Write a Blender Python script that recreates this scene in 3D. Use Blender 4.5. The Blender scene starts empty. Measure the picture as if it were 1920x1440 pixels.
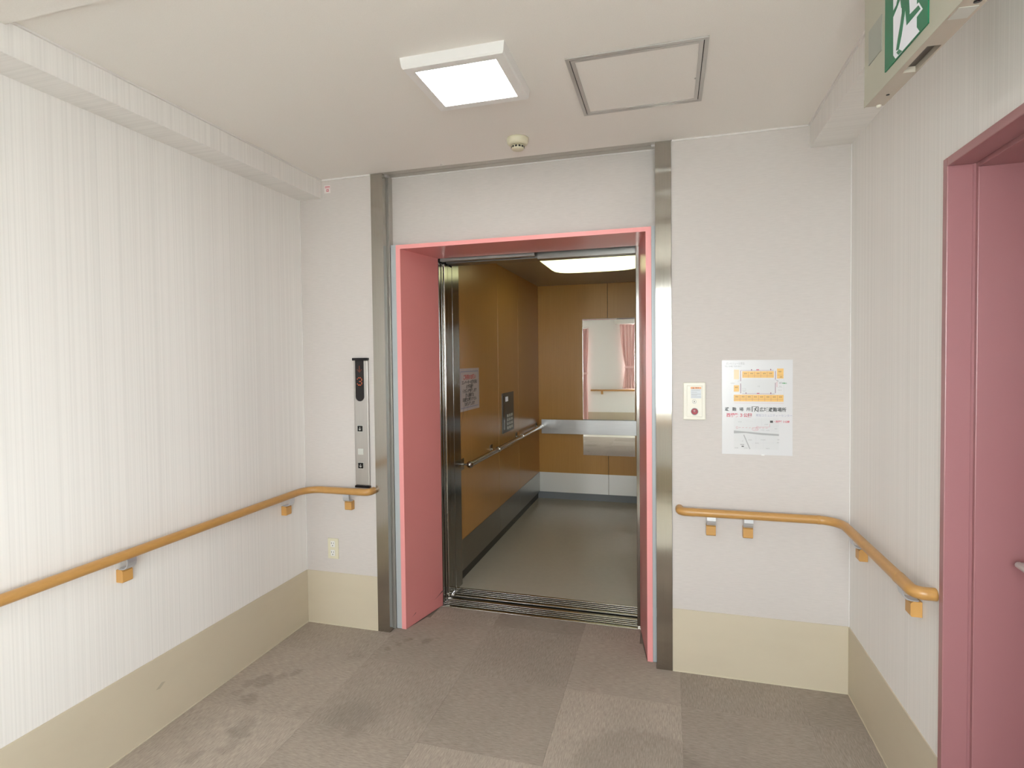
import bpy, bmesh, math, random
from mathutils import Vector, Matrix
random.seed(7)
C = bpy.context.scene.collection
SC = bpy.context.scene
PI = math.pi

# ------------------------------------------------------------------ camera
cam_d = bpy.data.cameras.new('camera')
cam = bpy.data.objects.new('camera', cam_d)
C.objects.link(cam)
YAW, PIT, ROL, FPX = 0.275658, -0.0274, -0.0112707, 1044.426
_f = Vector((-math.sin(YAW)*math.cos(PIT), math.cos(YAW)*math.cos(PIT), math.sin(PIT)))
_r = Vector((math.cos(YAW), math.sin(YAW), 0))
_u = _r.cross(_f)
_r2 = math.cos(ROL)*_r + math.sin(ROL)*_u
_u2 = -math.sin(ROL)*_r + math.cos(ROL)*_u
_m = Matrix.Identity(4)
for i in range(3):
    _m[i][0], _m[i][1], _m[i][2] = _r2[i], _u2[i], -_f[i]
_m[0][3], _m[1][3], _m[2][3] = 0.07244, -2.72515, 1.48957
cam.matrix_world = _m
cam_d.sensor_width = 36.0
cam_d.lens = FPX/1920*36
cam_d.shift_x = 1.74/1920
cam_d.shift_y = -16.81/1920
cam_d.clip_start = 0.02
SC.camera = cam

# ------------------------------------------------------------------ world, light, exposure
SKY_STRENGTH = 17.0
EXPOSURE = 0.46
LED_STRENGTH = 14.0
DOME_STRENGTH = 1.45
SC.view_settings.view_transform = 'Standard'
SC.view_settings.look = 'None'
SC.view_settings.gamma = 1.0
SC.view_settings.exposure = EXPOSURE
SC.view_settings.use_curve_mapping = False
SC.cycles.use_denoising = True
SC.cycles.max_bounces = 12
SC.cycles.diffuse_bounces = 7
SC.cycles.glossy_bounces = 6
SC.cycles.caustics_reflective = False
SC.cycles.caustics_refractive = False
SC.cycles.sample_clamp_indirect = 6.0
w = bpy.data.worlds.new('overcast_sky')
SC.world = w
w.use_nodes = True
bg = w.node_tree.nodes['Background']
bg.inputs['Color'].default_value = (0.95, 0.97, 1.0, 1)
bg.inputs['Strength'].default_value = SKY_STRENGTH

# room numbers (metres), back wall face is y = 0
XL, XR, ZC = -1.927, 0.833, 2.5
YW = -3.6                                   # window wall behind the camera
W1 = (-0.78, 0.80, 0.88, 2.24)              # windows in it: x0, x1, z0, z1
W2 = (-2.15, -1.74, 0.06, 2.20)
W3 = (-3.35, -2.35, 0.70, 2.15)              # window added at the corridor's right end to light the left wall: y0, y1, z0, z1
XA, XB = -4.2, 2.9                       # the corridor runs left and right behind the camera
def portal(loc, rot, sx, sy):            # portals only guide the sky's light, they give none
    ld = bpy.data.lights.new('window_portal', 'AREA')
    ld.shape = 'RECTANGLE'; ld.size = sx; ld.size_y = sy; ld.cycles.is_portal = True
    lo = bpy.data.objects.new('window_portal', ld); C.objects.link(lo)
    lo.location = loc; lo.rotation_euler = rot
for x0, x1, z0, z1 in (W1, W2): portal(((x0+x1)/2, YW-.13, (z0+z1)/2), (PI/2, 0, 0), x1-x0, z1-z0)
portal((XB+.13, (W3[0]+W3[1])/2, (W3[2]+W3[3])/2), (PI/2, 0, PI/2), W3[1]-W3[0], W3[3]-W3[2])

# ------------------------------------------------------------------ materials
def lin(c):
    return tuple(((v/255)/12.92 if v/255 <= 0.04045 else ((v/255+0.055)/1.055)**2.4) for v in c)
MATS = {}
def mat(name, rgb, rough=0.5, metal=0.0, spec=0.5, **kw):
    if name in MATS: return MATS[name]
    m = bpy.data.materials.new(name); m.use_nodes = True
    b = m.node_tree.nodes['Principled BSDF']
    b.inputs['Base Color'].default_value = (*rgb, 1)
    b.inputs['Roughness'].default_value = rough
    b.inputs['Metallic'].default_value = metal
    b.inputs['Specular IOR Level'].default_value = spec
    for k, v in kw.items(): b.inputs[k].default_value = v
    MATS[name] = m
    return m
def nd(m, t, **kw):
    n = m.node_tree.nodes.new(t)
    for k, v in kw.items(): setattr(n, k, v)
    return n
def lk(m, a, b): m.node_tree.links.new(a, b)
def bsdf(m): return m.node_tree.nodes['Principled BSDF']
def noise_color(m, rgb1, rgb2, scale, nscale=1.0, detail=2.0, lo=0.35, hi=0.65, bump=0.0, dist=0.001, rough=0.6):
    """colour varies between two tones by a noise stretched with 'scale' in world metres"""
    geo = nd(m, 'ShaderNodeNewGeometry')
    mp = nd(m, 'ShaderNodeMapping'); mp.inputs['Scale'].default_value = scale
    lk(m, geo.outputs['Position'], mp.inputs['Vector'])
    nz = nd(m, 'ShaderNodeTexNoise'); nz.inputs['Scale'].default_value = nscale
    nz.inputs['Detail'].default_value = detail; nz.inputs['Roughness'].default_value = rough
    lk(m, mp.outputs['Vector'], nz.inputs['Vector'])
    rp = nd(m, 'ShaderNodeValToRGB')
    rp.color_ramp.elements[0].position = lo; rp.color_ramp.elements[0].color = (*rgb1, 1)
    rp.color_ramp.elements[1].position = hi; rp.color_ramp.elements[1].color = (*rgb2, 1)
    lk(m, nz.outputs['Fac'], rp.inputs['Fac'])
    lk(m, rp.outputs['Color'], bsdf(m).inputs['Base Color'])
    if bump:
        bp = nd(m, 'ShaderNodeBump'); bp.inputs['Strength'].default_value = bump; bp.inputs['Distance'].default_value = dist
        lk(m, nz.outputs['Fac'], bp.inputs['Height']); lk(m, bp.outputs['Normal'], bsdf(m).inputs['Normal'])
    return rp
def sc(c, k): return tuple(min(1, v*k) for v in c)

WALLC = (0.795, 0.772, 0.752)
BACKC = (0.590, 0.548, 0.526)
side_paper = mat('striped_side_wallpaper', WALLC, 0.75, spec=0.25)
noise_color(side_paper, sc(WALLC, 0.94), sc(WALLC, 1.03), (150, 150, 0.3), 1.0, 3.0, 0.32, 0.60, 0.12, 0.0004)
under_paper = mat('striped_beam_underside_paper', WALLC, 0.75, spec=0.25)
noise_color(under_paper, sc(WALLC, 0.94), sc(WALLC, 1.03), (0.3, 150, 150), 1.0, 3.0, 0.32, 0.60, 0.12, 0.0004)
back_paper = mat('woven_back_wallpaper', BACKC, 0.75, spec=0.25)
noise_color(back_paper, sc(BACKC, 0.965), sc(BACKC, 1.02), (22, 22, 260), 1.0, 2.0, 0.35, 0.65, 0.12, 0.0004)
ceil_m = mat('ceiling_sheet', (0.62, 0.585, 0.54), 0.8, spec=0.2)
noise_color(ceil_m, (0.785, 0.750, 0.715), (0.815, 0.780, 0.745), (300, 300, 300), 1.0, 2.0, 0.35, 0.65, 0.2, 0.0004)
front_paper = mat('white_front_wallpaper', (0.91, 0.92, 0.91), 0.7, spec=0.2)
white_paint = mat('white_paint', (0.78, 0.77, 0.74), 0.5)
bead_m = mat('white_bead', (0.74, 0.72, 0.70), 0.4)
base_m = mat('beige_vinyl_base', (0.560, 0.490, 0.370), 0.5)
noise_color(base_m, (0.545, 0.478, 0.368), (0.575, 0.507, 0.392), (2.2, 2.2, 4.5), 1.0, 4.0, 0.25, 0.55, 0.0)
base_edge = mat('beige_vinyl_edge', (0.62, 0.56, 0.43), 0.45)
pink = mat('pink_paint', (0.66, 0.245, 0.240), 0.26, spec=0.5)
pink_lit_face = mat('pink_paint_lit_face', (0.83, 0.335, 0.330), 0.32, spec=0.5)  # same pink as the jambs, front face coloured lighter as if better lit
pinkd = mat('dusty_pink_paint', (0.33, 0.150, 0.160), 0.32, spec=0.5)
seal = mat('grey_sealing_strip', (0.45, 0.48, 0.50), 0.35)
dark = mat('black_gap', (0.012, 0.010, 0.010), 0.6)
maroon_gap = mat('dark_red_slot', (0.09, 0.035, 0.035), 0.5)  # dark red fill of the guide slots
wood = mat('oak_rail_vinyl', (0.520, 0.275, 0.085), 0.33)
noise_color(wood, (0.445, 0.235, 0.070), (0.49, 0.265, 0.085), (30, 30, 160), 1.0, 3.0, 0.3, 0.7, 0.0)
wood_blk = mat('oak_block', (0.53, 0.285, 0.085), 0.42)
bracket_m = mat('grey_metal_bracket', (0.62, 0.63, 0.66), 0.35, metal=0.7)
alu = mat('aluminium', (0.50, 0.48, 0.46), 0.38, metal=0.35)
head_m = mat('shutter_head_steel', (0.46, 0.43, 0.39), 0.35, metal=0.4)
ivory = mat('ivory_plastic', (0.66, 0.62, 0.47), 0.4)
cream = mat('cream_plastic', (0.72, 0.69, 0.60), 0.35)
sign_box = mat('sign_cream_paint', (0.46, 0.45, 0.37), 0.45)
sign_under = mat('sign_underside', (0.50, 0.45, 0.38), 0.45)
sign_grey = mat('sign_grey_lens', (0.33, 0.35, 0.31), 0.3)
sign_shade = mat('sign_recess_shade', (0.11, 0.09, 0.075), 0.35, metal=0.3)  # shade of a deeper recess painted into the plate's colour
green = mat('sign_green', (0.006, 0.150, 0.070), 0.35)
green.node_tree.nodes['Principled BSDF'].inputs['Emission Color'].default_value = (0.006, 0.15, 0.07, 1)
green.node_tree.nodes['Principled BSDF'].inputs['Emission Strength'].default_value = 0.04
sign_white = mat('sign_white', (0.72, 0.72, 0.76), 0.35)
sign_white.node_tree.nodes['Principled BSDF'].inputs['Emission Color'].default_value = (0.9, 0.9, 1.0, 1)
sign_white.node_tree.nodes['Principled BSDF'].inputs['Emission Strength'].default_value = 0.12
paper = mat('laminated_paper', (0.665, 0.66, 0.675), 0.22, spec=0.5)
ink = mat('black_ink', (0.03, 0.03, 0.03), 0.35)
ink_grey = mat('grey_ink', (0.36, 0.36, 0.37), 0.35)
ink_pale = mat('pale_grey_ink', (0.50, 0.50, 0.52), 0.35)
ink_lg = mat('light_map_grey', (0.60, 0.60, 0.61), 0.3)
ink_red = mat('red_ink', (0.55, 0.13, 0.17), 0.35)
ink_red2 = mat('bright_red_ink', (0.62, 0.05, 0.04), 0.35)
ink_blue = mat('blue_grey_ink', (0.38, 0.38, 0.50), 0.35)
ink_or = mat('orange_ink', (0.72, 0.43, 0.12), 0.35)
ink_org = mat('label_orange', (0.68, 0.28, 0.10), 0.4)
ink_maroon = mat('maroon_ink', (0.22, 0.08, 0.12), 0.35)
ink_green = mat('green_ink', (0.08, 0.30, 0.12), 0.35)
black_pl = mat('black_gloss_plastic', (0.010, 0.009, 0.011), 0.12)
amber = mat('amber_display', (0.10, 0.02, 0.0), 0.4)
amber.node_tree.nodes['Principled BSDF'].inputs['Emission Color'].default_value = (1.0, 0.16, 0.03, 1)
amber.node_tree.nodes['Principled BSDF'].inputs['Emission Strength'].default_value = 0.30
amber_dim = mat('dim_amber_display', (0.08, 0.02, 0.0), 0.4)
amber_dim.node_tree.nodes['Principled BSDF'].inputs['Emission Color'].default_value = (1.0, 0.12, 0.03, 1)
amber_dim.node_tree.nodes['Principled BSDF'].inputs['Emission Strength'].default_value = 0.11
grey_pl = mat('pale_grey_plastic', (0.55, 0.56, 0.52), 0.4)
red_btn = mat('red_button', (0.42, 0.09, 0.11), 0.25)
chrome = mat('polished_steel', (0.62, 0.60, 0.57), 0.12, metal=1.0)
dull_steel = mat('dull_tube_steel', (0.42, 0.40, 0.37), 0.22, metal=1.0)
track_m = mat('track_cover_steel', (0.30, 0.29, 0.275), 0.32, metal=0.8)
mirror_m = mat('mirror_glass', (0.86, 0.88, 0.86), 0.015, metal=1.0)
def brushed(name, rgb, rough=0.34, aniso=0.85, vertical=True):
    m = mat(name, rgb, rough, metal=1.0)
    b = bsdf(m); b.inputs['Anisotropic'].default_value = aniso
    tg = nd(m, 'ShaderNodeTangent'); tg.direction_type = 'RADIAL'; tg.axis = 'Z'
    lk(m, tg.outputs['Tangent'], b.inputs['Tangent'])
    if not vertical: b.inputs['Anisotropic Rotation'].default_value = 0.25
    geo = nd(m, 'ShaderNodeNewGeometry'); mp = nd(m, 'ShaderNodeMapping')
    mp.inputs['Scale'].default_value = (500, 500, 4) if vertical else (4, 4, 500)
    nz = nd(m, 'ShaderNodeTexNoise'); nz.inputs['Scale'].default_value = 1; nz.inputs['Detail'].default_value = 2
    lk(m, geo.outputs['Position'], mp.inputs['Vector']); lk(m, mp.outputs['Vector'], nz.inputs['Vector'])
    rp = nd(m, 'ShaderNodeValToRGB')
    rp.color_ramp.elements[0].position = 0.3; rp.color_ramp.elements[0].color = (*sc(rgb, 0.93), 1)
    rp.color_ramp.elements[1].position = 0.7; rp.color_ramp.elements[1].color = (*sc(rgb, 1.05), 1)
    lk(m, nz.outputs['Fac'], rp.inputs['Fac']); lk(m, rp.outputs['Color'], b.inputs['Base Color'])
    return m
steel = brushed('brushed_steel_post', (0.46, 0.437, 0.395), 0.15, 0.90)
steel_dk = brushed('brushed_steel_door', (0.32, 0.305, 0.285), 0.20, 0.8)
steel_h = brushed('brushed_steel_band', (0.46, 0.46, 0.46), 0.32, 0.6, vertical=False)
kick_rear_bright = mat('rear_kick_bright_steel', (0.80, 0.79, 0.76), 0.40, metal=0.4)  # pale diffuse colour stands in for a bright reflection in the steel
steel_hall = brushed('brushed_steel_fixture', (0.46, 0.435, 0.41), 0.40, 0.5)
kick_m = brushed('kick_plate_steel', (0.31, 0.30, 0.28), 0.30, 0.5, vertical=False)
sill_m = mat('sill_aluminium', (0.50, 0.47, 0.43), 0.25, metal=1.0)
laminate = mat('tan_wood_laminate', (0.345, 0.190, 0.072), 0.30)
noise_color(laminate, (0.50, 0.262, 0.066), (0.54, 0.288, 0.077), (120, 120, 3), 1.0, 3.0, 0.3, 0.7, 0.0)
car_floor_m = mat('car_floor_vinyl', (0.33, 0.315, 0.275), 0.30)
noise_color(car_floor_m, (0.47, 0.445, 0.375), (0.50, 0.475, 0.40), (25, 25, 25), 1.0, 4.0, 0.3, 0.7, 0.0)
plinth_m = mat('blue_grey_plinth', (0.22, 0.235, 0.25), 0.45)
plinth_dk = mat('dark_plinth', (0.03, 0.03, 0.028), 0.4)
car_ceil = mat('car_ceiling_paint', (0.36, 0.31, 0.24), 0.28)
led = mat('led_diffuser', (0.9, 0.9, 0.9), 0.5)
bsdf(led).inputs['Emission Color'].default_value = (1.0, 0.985, 0.97, 1)
bsdf(led).inputs['Emission Strength'].default_value = LED_STRENGTH
lamp_white = mat('lamp_frame_white', (0.80, 0.79, 0.78), 0.35)
dome_m = mat('car_lamp_dome', (0.85, 0.88, 0.70), 0.25)
bsdf(dome_m).inputs['Emission Color'].default_value = (0.92, 0.96, 0.52, 1)
bsdf(dome_m).inputs['Emission Strength'].default_value = DOME_STRENGTH
curtain_m = mat('pink_curtain_cloth', (0.86, 0.58, 0.56), 0.85, spec=0.1)
bsdf(curtain_m).inputs['Sheen Weight'].default_value = 0.2
alu_win = mat('window_aluminium', (0.62, 0.62, 0.60), 0.4, metal=0.6)
ground_m = mat('pale_bounce_ground', (0.75, 0.74, 0.71), 0.9)
def glass_mat():
    m = bpy.data.materials.new('window_glass'); m.use_nodes = True
    nt = m.node_tree; nt.nodes.remove(nt.nodes['Principled BSDF'])
    tr = nt.nodes.new('ShaderNodeBsdfTransparent'); tr.inputs['Color'].default_value = (0.93, 0.96, 0.95, 1)
    gl = nt.nodes.new('ShaderNodeBsdfGlossy'); gl.inputs['Roughness'].default_value = 0.02
    mx = nt.nodes.new('ShaderNodeMixShader'); mx.inputs['Fac'].default_value = 0.06
    nt.links.new(tr.outputs[0], mx.inputs[1]); nt.links.new(gl.outputs[0], mx.inputs[2])
    nt.links.new(mx.outputs[0], nt.nodes['Material Output'].inputs['Surface'])
    return m
glass = glass_mat()

# carpet: tone and pile direction differ from tile to tile; spilt stains keep their own places
STAINS = [(-1.812, -0.606, .035, .5), (-1.753, -0.575, .060, .6), (-1.700, -0.52, .035, .4), (-1.660, -0.478, .028, .55), (-1.805, -0.690, .03, .35),
          (-1.718, -0.714, .050, .6), (-1.620, -0.840, .045, .4), (-1.600, -0.905, .055, .6), (-1.570, -0.98, .05, .4), (-1.443, -0.276, .05, .25),
          (-1.264, -0.055, .030, .55), (-1.173, -0.042, .040, .6), (-1.337, -0.156, .022, .5), (-1.30, -0.10, .02, .4), (-1.214, -0.701, .12, .35), (-1.154, -0.775, .06, .4),
          (-1.665, -1.063, .04, .45), (-0.90, -0.60, .10, .2), (-1.43, -0.72, .05, .25), (-0.03, -0.72, .23, .45)]
def stain_group():
    g = bpy.data.node_groups.new('carpet_stains', 'ShaderNodeTree')
    g.interface.new_socket('Fac', in_out='OUTPUT', socket_type='NodeSocketFloat')
    go = g.nodes.new('NodeGroupOutput'); geo = g.nodes.new('ShaderNodeNewGeometry')
    nz = g.nodes.new('ShaderNodeTexNoise'); nz.inputs['Scale'].default_value = 18; nz.inputs['Detail'].default_value = 4
    g.links.new(geo.outputs['Position'], nz.inputs['Vector'])
    sb = g.nodes.new('ShaderNodeVectorMath'); sb.operation = 'MULTIPLY_ADD'
    sb.inputs[1].default_value = (.10, .10, 0); sb.inputs[2].default_value = (-.05, -.05, 0)
    g.links.new(nz.outputs['Color'], sb.inputs[0])
    ad = g.nodes.new('ShaderNodeVectorMath'); ad.operation = 'ADD'
    g.links.new(geo.outputs['Position'], ad.inputs[0]); g.links.new(sb.outputs[0], ad.inputs[1])
    prev = None
    for x, y, r, s in STAINS:
        d = g.nodes.new('ShaderNodeVectorMath'); d.operation = 'DISTANCE'; d.inputs[1].default_value = (x, y, 0)
        g.links.new(ad.outputs[0], d.inputs[0])
        mr = g.nodes.new('ShaderNodeMapRange'); mr.interpolation_type = 'SMOOTHSTEP'
        mr.inputs['From Min'].default_value = r*1.15; mr.inputs['From Max'].default_value = r*0.45 if r < .15 else r*0.9
        mr.inputs['To Min'].default_value = 0; mr.inputs['To Max'].default_value = s
        g.links.new(d.outputs['Value'], mr.inputs['Value'])
        if prev is None: prev = mr.outputs[0]
        else:
            mx = g.nodes.new('ShaderNodeMath'); mx.operation = 'MAXIMUM'
            g.links.new(prev, mx.inputs[0]); g.links.new(mr.outputs[0], mx.inputs[1]); prev = mx.outputs[0]
    g.links.new(prev, go.inputs[0])
    return g
SG = stain_group()
CARPET = (0.368, 0.316, 0.270)
def carpet_mat(k, along_x):
    m = mat('carpet_pile_%s_%d' % ('x' if along_x else 'y', int(k*100)), sc(CARPET, k), 0.95, spec=0.05)
    s = (28, 260, 260) if along_x else (260, 28, 260)
    rp = noise_color(m, sc(CARPET, k*0.74), sc(CARPET, k*1.24), s, 1.0, 4.0, 0.30, 0.70, 0.5, 0.002, 0.7)
    big = nd(m, 'ShaderNodeTexNoise'); big.inputs['Scale'].default_value = 2.6; big.inputs['Detail'].default_value = 3
    geo = nd(m, 'ShaderNodeNewGeometry'); lk(m, geo.outputs['Position'], big.inputs['Vector'])
    mr = nd(m, 'ShaderNodeMapRange'); mr.inputs['From Min'].default_value = .3; mr.inputs['From Max'].default_value = .7
    mr.inputs['To Min'].default_value = .93; mr.inputs['To Max'].default_value = 1.07
    lk(m, big.outputs['Fac'], mr.inputs['Value'])
    st = nd(m, 'ShaderNodeGroup'); st.node_tree = SG
    inv = nd(m, 'ShaderNodeMath', operation='MULTIPLY_ADD'); inv.inputs[1].default_value = -0.33; inv.inputs[2].default_value = 1.0
    lk(m, st.outputs[0], inv.inputs[0])
    pr = nd(m, 'ShaderNodeMath', operation='MULTIPLY'); lk(m, inv.outputs[0], pr.inputs[0]); lk(m, mr.outputs[0], pr.inputs[1])
    vm = nd(m, 'ShaderNodeVectorMath', operation='SCALE')
    lk(m, rp.outputs['Color'], vm.inputs[0]); lk(m, pr.outputs[0], vm.inputs['Scale'])
    lk(m, vm.outputs[0], bsdf(m).inputs['Base Color'])
    return m

# ------------------------------------------------------------------ mesh helpers
ORG = {}
class MB:
    def __init__(s): s.v = []; s.f = []; s.mi = []; s.sm = []; s.mats = []
    def mid(s, m):
        if m not in s.mats: s.mats.append(m)
        return s.mats.index(m)
    def add(s, vs, fs, m=None, smooth=False):
        o = len(s.v); s.v += [tuple(v) for v in vs]; i = s.mid(m)
        for f in fs: s.f.append(tuple(o+k for k in f)); s.mi.append(i); s.sm.append(smooth)
    def box(s, x0, x1, y0, y1, z0, z1, m=None, bev=0.0):
        x0, x1 = min(x0, x1), max(x0, x1); y0, y1 = min(y0, y1), max(y0, y1); z0, z1 = min(z0, z1), max(z0, z1)
        if bev:
            bm = bmesh.new(); bmesh.ops.create_cube(bm, size=1)
            for v in bm.verts: v.co = ((x0+x1)/2+v.co.x*(x1-x0), (y0+y1)/2+v.co.y*(y1-y0), (z0+z1)/2+v.co.z*(z1-z0))
            bmesh.ops.bevel(bm, geom=bm.edges[:], offset=bev, segments=2, profile=0.6, affect='EDGES')
            bm.verts.index_update()
            s.add([v.co for v in bm.verts], [[v.index for v in f.verts] for f in bm.faces], m); bm.free()
            return s
        s.add([(x0,y0,z0),(x1,y0,z0),(x1,y1,z0),(x0,y1,z0),(x0,y0,z1),(x1,y0,z1),(x1,y1,z1),(x0,y1,z1)],
              [(0,3,2,1),(4,5,6,7),(0,1,5,4),(1,2,6,5),(2,3,7,6),(3,0,4,7)], m)
        return s
    def prism(s, pts, d, m=None):
        """polygon pts (3-D, planar) extruded by vector d"""
        n = len(pts); d = Vector(d)
        a = [Vector(p) for p in pts]; b = [p+d for p in a]
        nrm = Vector((0,0,0))
        for i in range(n): nrm += a[i].cross(a[(i+1) % n])
        if nrm.dot(d) > 0: a.reverse(); b.reverse()
        s.add(a+b, [tuple(range(n)), tuple(range(2*n-1, n-1, -1))] + [(i, i+n, (i+1) % n+n, (i+1) % n) for i in range(n)], m)
        return s
    def tube(s, path, r, seg=16, m=None, cap=True):
        path = [Vector(p) for p in path]; rings = []; nrm = None
        rr = r if isinstance(r, (list, tuple)) else [r]*len(path)
        for i, p in enumerate(path):
            t = (path[min(i+1, len(path)-1)]-path[max(i-1, 0)]).normalized()
            if nrm is None:
                nrm = t.orthogonal().normalized()
                if abs(t.z) < .9: nrm = (Vector((0,0,1))-t*t.z).normalized()
            else: nrm = (nrm-t*nrm.dot(t)).normalized()
            b = t.cross(nrm)
            rings.append([p+(nrm*math.cos(2*PI*k/seg)+b*math.sin(2*PI*k/seg))*rr[i] for k in range(seg)])
        vs = [v for ring in rings for v in ring]; fs = []
        for i in range(len(rings)-1):
            for k in range(seg):
                fs.append((i*seg+k, i*seg+(k+1) % seg, (i+1)*seg+(k+1) % seg, (i+1)*seg+k))
        s.add(vs, fs, m, True)
        if cap:
            s.add(rings[0], [tuple(range(seg-1, -1, -1))], m); s.add(rings[-1], [tuple(range(seg))], m)
        return s
    def lathe(s, prof, c, axis='z', seg=32, m=None):
        """prof: list of (radius, height along axis)"""
        vs = []; fs = []; n = len(prof)
        for k in range(seg):
            a = 2*PI*k/seg
            for r, h in prof:
                p = (r*math.cos(a), r*math.sin(a), h)
                if axis == 'y': p = (p[0], p[2], p[1])
                elif axis == 'x': p = (p[2], p[0], p[1])
                vs.append((c[0]+p[0], c[1]+p[1], c[2]+p[2]))
        for k in range(seg):
            k2 = (k+1) % seg
            for i in range(n-1): fs.append((k*n+i, k2*n+i, k2*n+i+1, k*n+i+1))
        s.add(vs, fs, m, True)
        return s
    def text(s, txt, org, right, up, size, m, align='CENTER', off=0.0):
        cu = bpy.data.curves.new('t', 'FONT'); cu.body = txt; cu.size = size
        cu.align_x = align; cu.align_y = 'CENTER'; cu.offset = off; cu.resolution_u = 2
        ob = bpy.data.objects.new('t', cu); C.objects.link(ob)
        dg = bpy.context.evaluated_depsgraph_get()
        me = bpy.data.meshes.new_from_object(ob.evaluated_get(dg))
        R, U, O = Vector(right), Vector(up), Vector(org)
        s.add([O+R*v.co.x+U*v.co.y for v in me.vertices], [tuple(p.vertices) for p in me.polygons], m)
        bpy.data.objects.remove(ob); bpy.data.curves.remove(cu); bpy.data.meshes.remove(me)
        return s
    def build(s, name, parent=None, m=None, fixn=False, base=None):
        xs, ys, zs = zip(*s.v)
        if base is not None: org = Vector(base)
        else: org = Vector(((min(xs)+max(xs))/2, (min(ys)+max(ys))/2, min(zs) if parent is None else (min(zs)+max(zs))/2))
        me = bpy.data.meshes.new(name)
        me.from_pydata([Vector(v)-org for v in s.v], [], s.f)
        for k in s.mats: me.materials.append(k if k is not None else m)
        for p, i, sm in zip(me.polygons, s.mi, s.sm): p.material_index = i; p.use_smooth = sm
        if fixn:
            bm = bmesh.new(); bm.from_mesh(me); bmesh.ops.recalc_face_normals(bm, faces=bm.faces[:]); bm.to_mesh(me); bm.free()
        me.update()
        o = bpy.data.objects.new(name, me); C.objects.link(o)
        o.location = org
        ORG[o.name] = org
        if parent is not None:
            o.parent = parent; o.location = org-ORG[parent.name]
        return o
def bx(name, b, m, parent=None, bev=0.0):
    return MB().box(*b, m=m, bev=bev).build(name, parent)
def thing(name, label, cat, loc, group=None):
    o = bpy.data.objects.new(name, None); C.objects.link(o); o.location = loc; ORG[o.name] = Vector(loc)
    o.empty_display_size = 0.1
    o['label'] = label; o['category'] = cat
    if group: o['group'] = group
    return o
def tag(o, label, cat, group=None):
    o['label'] = label; o['category'] = cat
    if group: o['group'] = group
    return o
def struct(o, label=None):
    o['kind'] = 'structure'
    if label: o['label'] = label
    return o
def arc(c, r, a0, a1, n, z, plane='xy'):
    return [(c[0]+r*math.cos(a0+(a1-a0)*k/n), c[1]+r*math.sin(a0+(a1-a0)*k/n), z) for k in range(n+1)]

# ------------------------------------------------------------------ the room shell
YA = -1.80                               # where the lift lobby meets the corridor
fl = struct(bx('floor', (XA, XB, YW-.15, 0.372, -.12, -.007), mat('floor_screed', (0.2, 0.17, 0.14), 0.9)), 'brown carpet tile floor of the lift lobby')
TX = [-1.925, -1.38, -.88, -.38, .12, .62, .831]
TY = [.37, .215, -.275, -.775, -1.275, -1.775]
SHADE = {(0,1):1.02,(1,0):.98,(2,0):.82,(3,0):.98,(4,0):.95,(1,1):.93,(2,1):.90,(3,1):1.00,(4,1):.88,(5,1):.88,(0,2):1.06,(1,2):.97,(2,2):.93,(3,2):1.10,(4,2):.92,(5,2):.90,
         (0,3):1.12,(1,3):1.0,(2,3):1.12,(3,3):1.06,(4,3):1.03,(5,3):1.0,(6,1):.9}
for i in range(len(TX)-1):
    for j in range(len(TY)-1):
        x0, x1, y1, y0 = TX[i], TX[i+1], TY[j], TY[j+1]
        if j == 0:
            if not 1 <= i <= 3: continue
            x0 = max(x0, -1.262); x1 = min(x1, -.078)
        if i in (1, 2, 3) and j == 1: y1 = .215
        if j == 1 and i in (0, 4, 5): y1 = -.001
        g = .0003
        k = SHADE.get((i, j), round(random.choice((.93, 1.0, 1.06, 1.1)), 2))
        m = carpet_mat(k, (i+j) % 2 == 0)
        mb = MB()
        if j == 1 and i == 1:      # notched round the left jamb
            mb.prism([(x0+g, y0+g, -.007), (x1-g, y0+g, -.007), (x1-g, y1-g, -.007), (-1.285, y1-g, -.007), (-1.335, .05, -.007), (-1.402, .05, -.007), (-1.402, -.001, -.007), (x0+g, -.001, -.007)], (0, 0, .007), m)
        elif j == 1 and i == 3:
            mb.prism([(x0+g, y0+g, -.007), (x1-g, y0+g, -.007), (x1-g, -.006, -.007), (.012, -.006, -.007), (.012, .05, -.007), (-.034, .05, -.007), (-.062, y1-g, -.007), (x0+g, y1-g, -.007)], (0, 0, .007), m)
        else:
            mb.box(x0+g, x1-g, y0+g, y1-g, -.007, 0, m)
        mb.build('carpet_tile', fl)
vin = mat('pale_corridor_vinyl', (0.60, 0.56, 0.48), 0.35)
noise_color(vin, (0.585, 0.545, 0.465), (0.615, 0.575, 0.495), (9, 9, 9), 1.0, 4.0)
MB().box(XL+.001, XR-.001, -2.0, -1.7755, -.007, -.0005, vin).box(XA, XB, YW, -2.0, -.007, -.0005, vin).box(XA, XL-.122, -2.0, YA, -.007, -.0005, vin).build('vinyl_sheet', fl)

struct(bx('ceiling', (XL-.12, XR+.12, -1.535, -.0085, ZC, ZC+.12), ceil_m), 'beige papered ceiling of the lift lobby')
struct(MB().box(XA, XB, YW-.15, -1.5355, 2.482, 2.60, ceil_m).build('ceiling_corridor'))
struct(MB().box(XL-.12, XL, YA, 0.66, -.007, ZC, side_paper).build('wall_left'), 'left wall in white vertically striped wallpaper')
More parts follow.
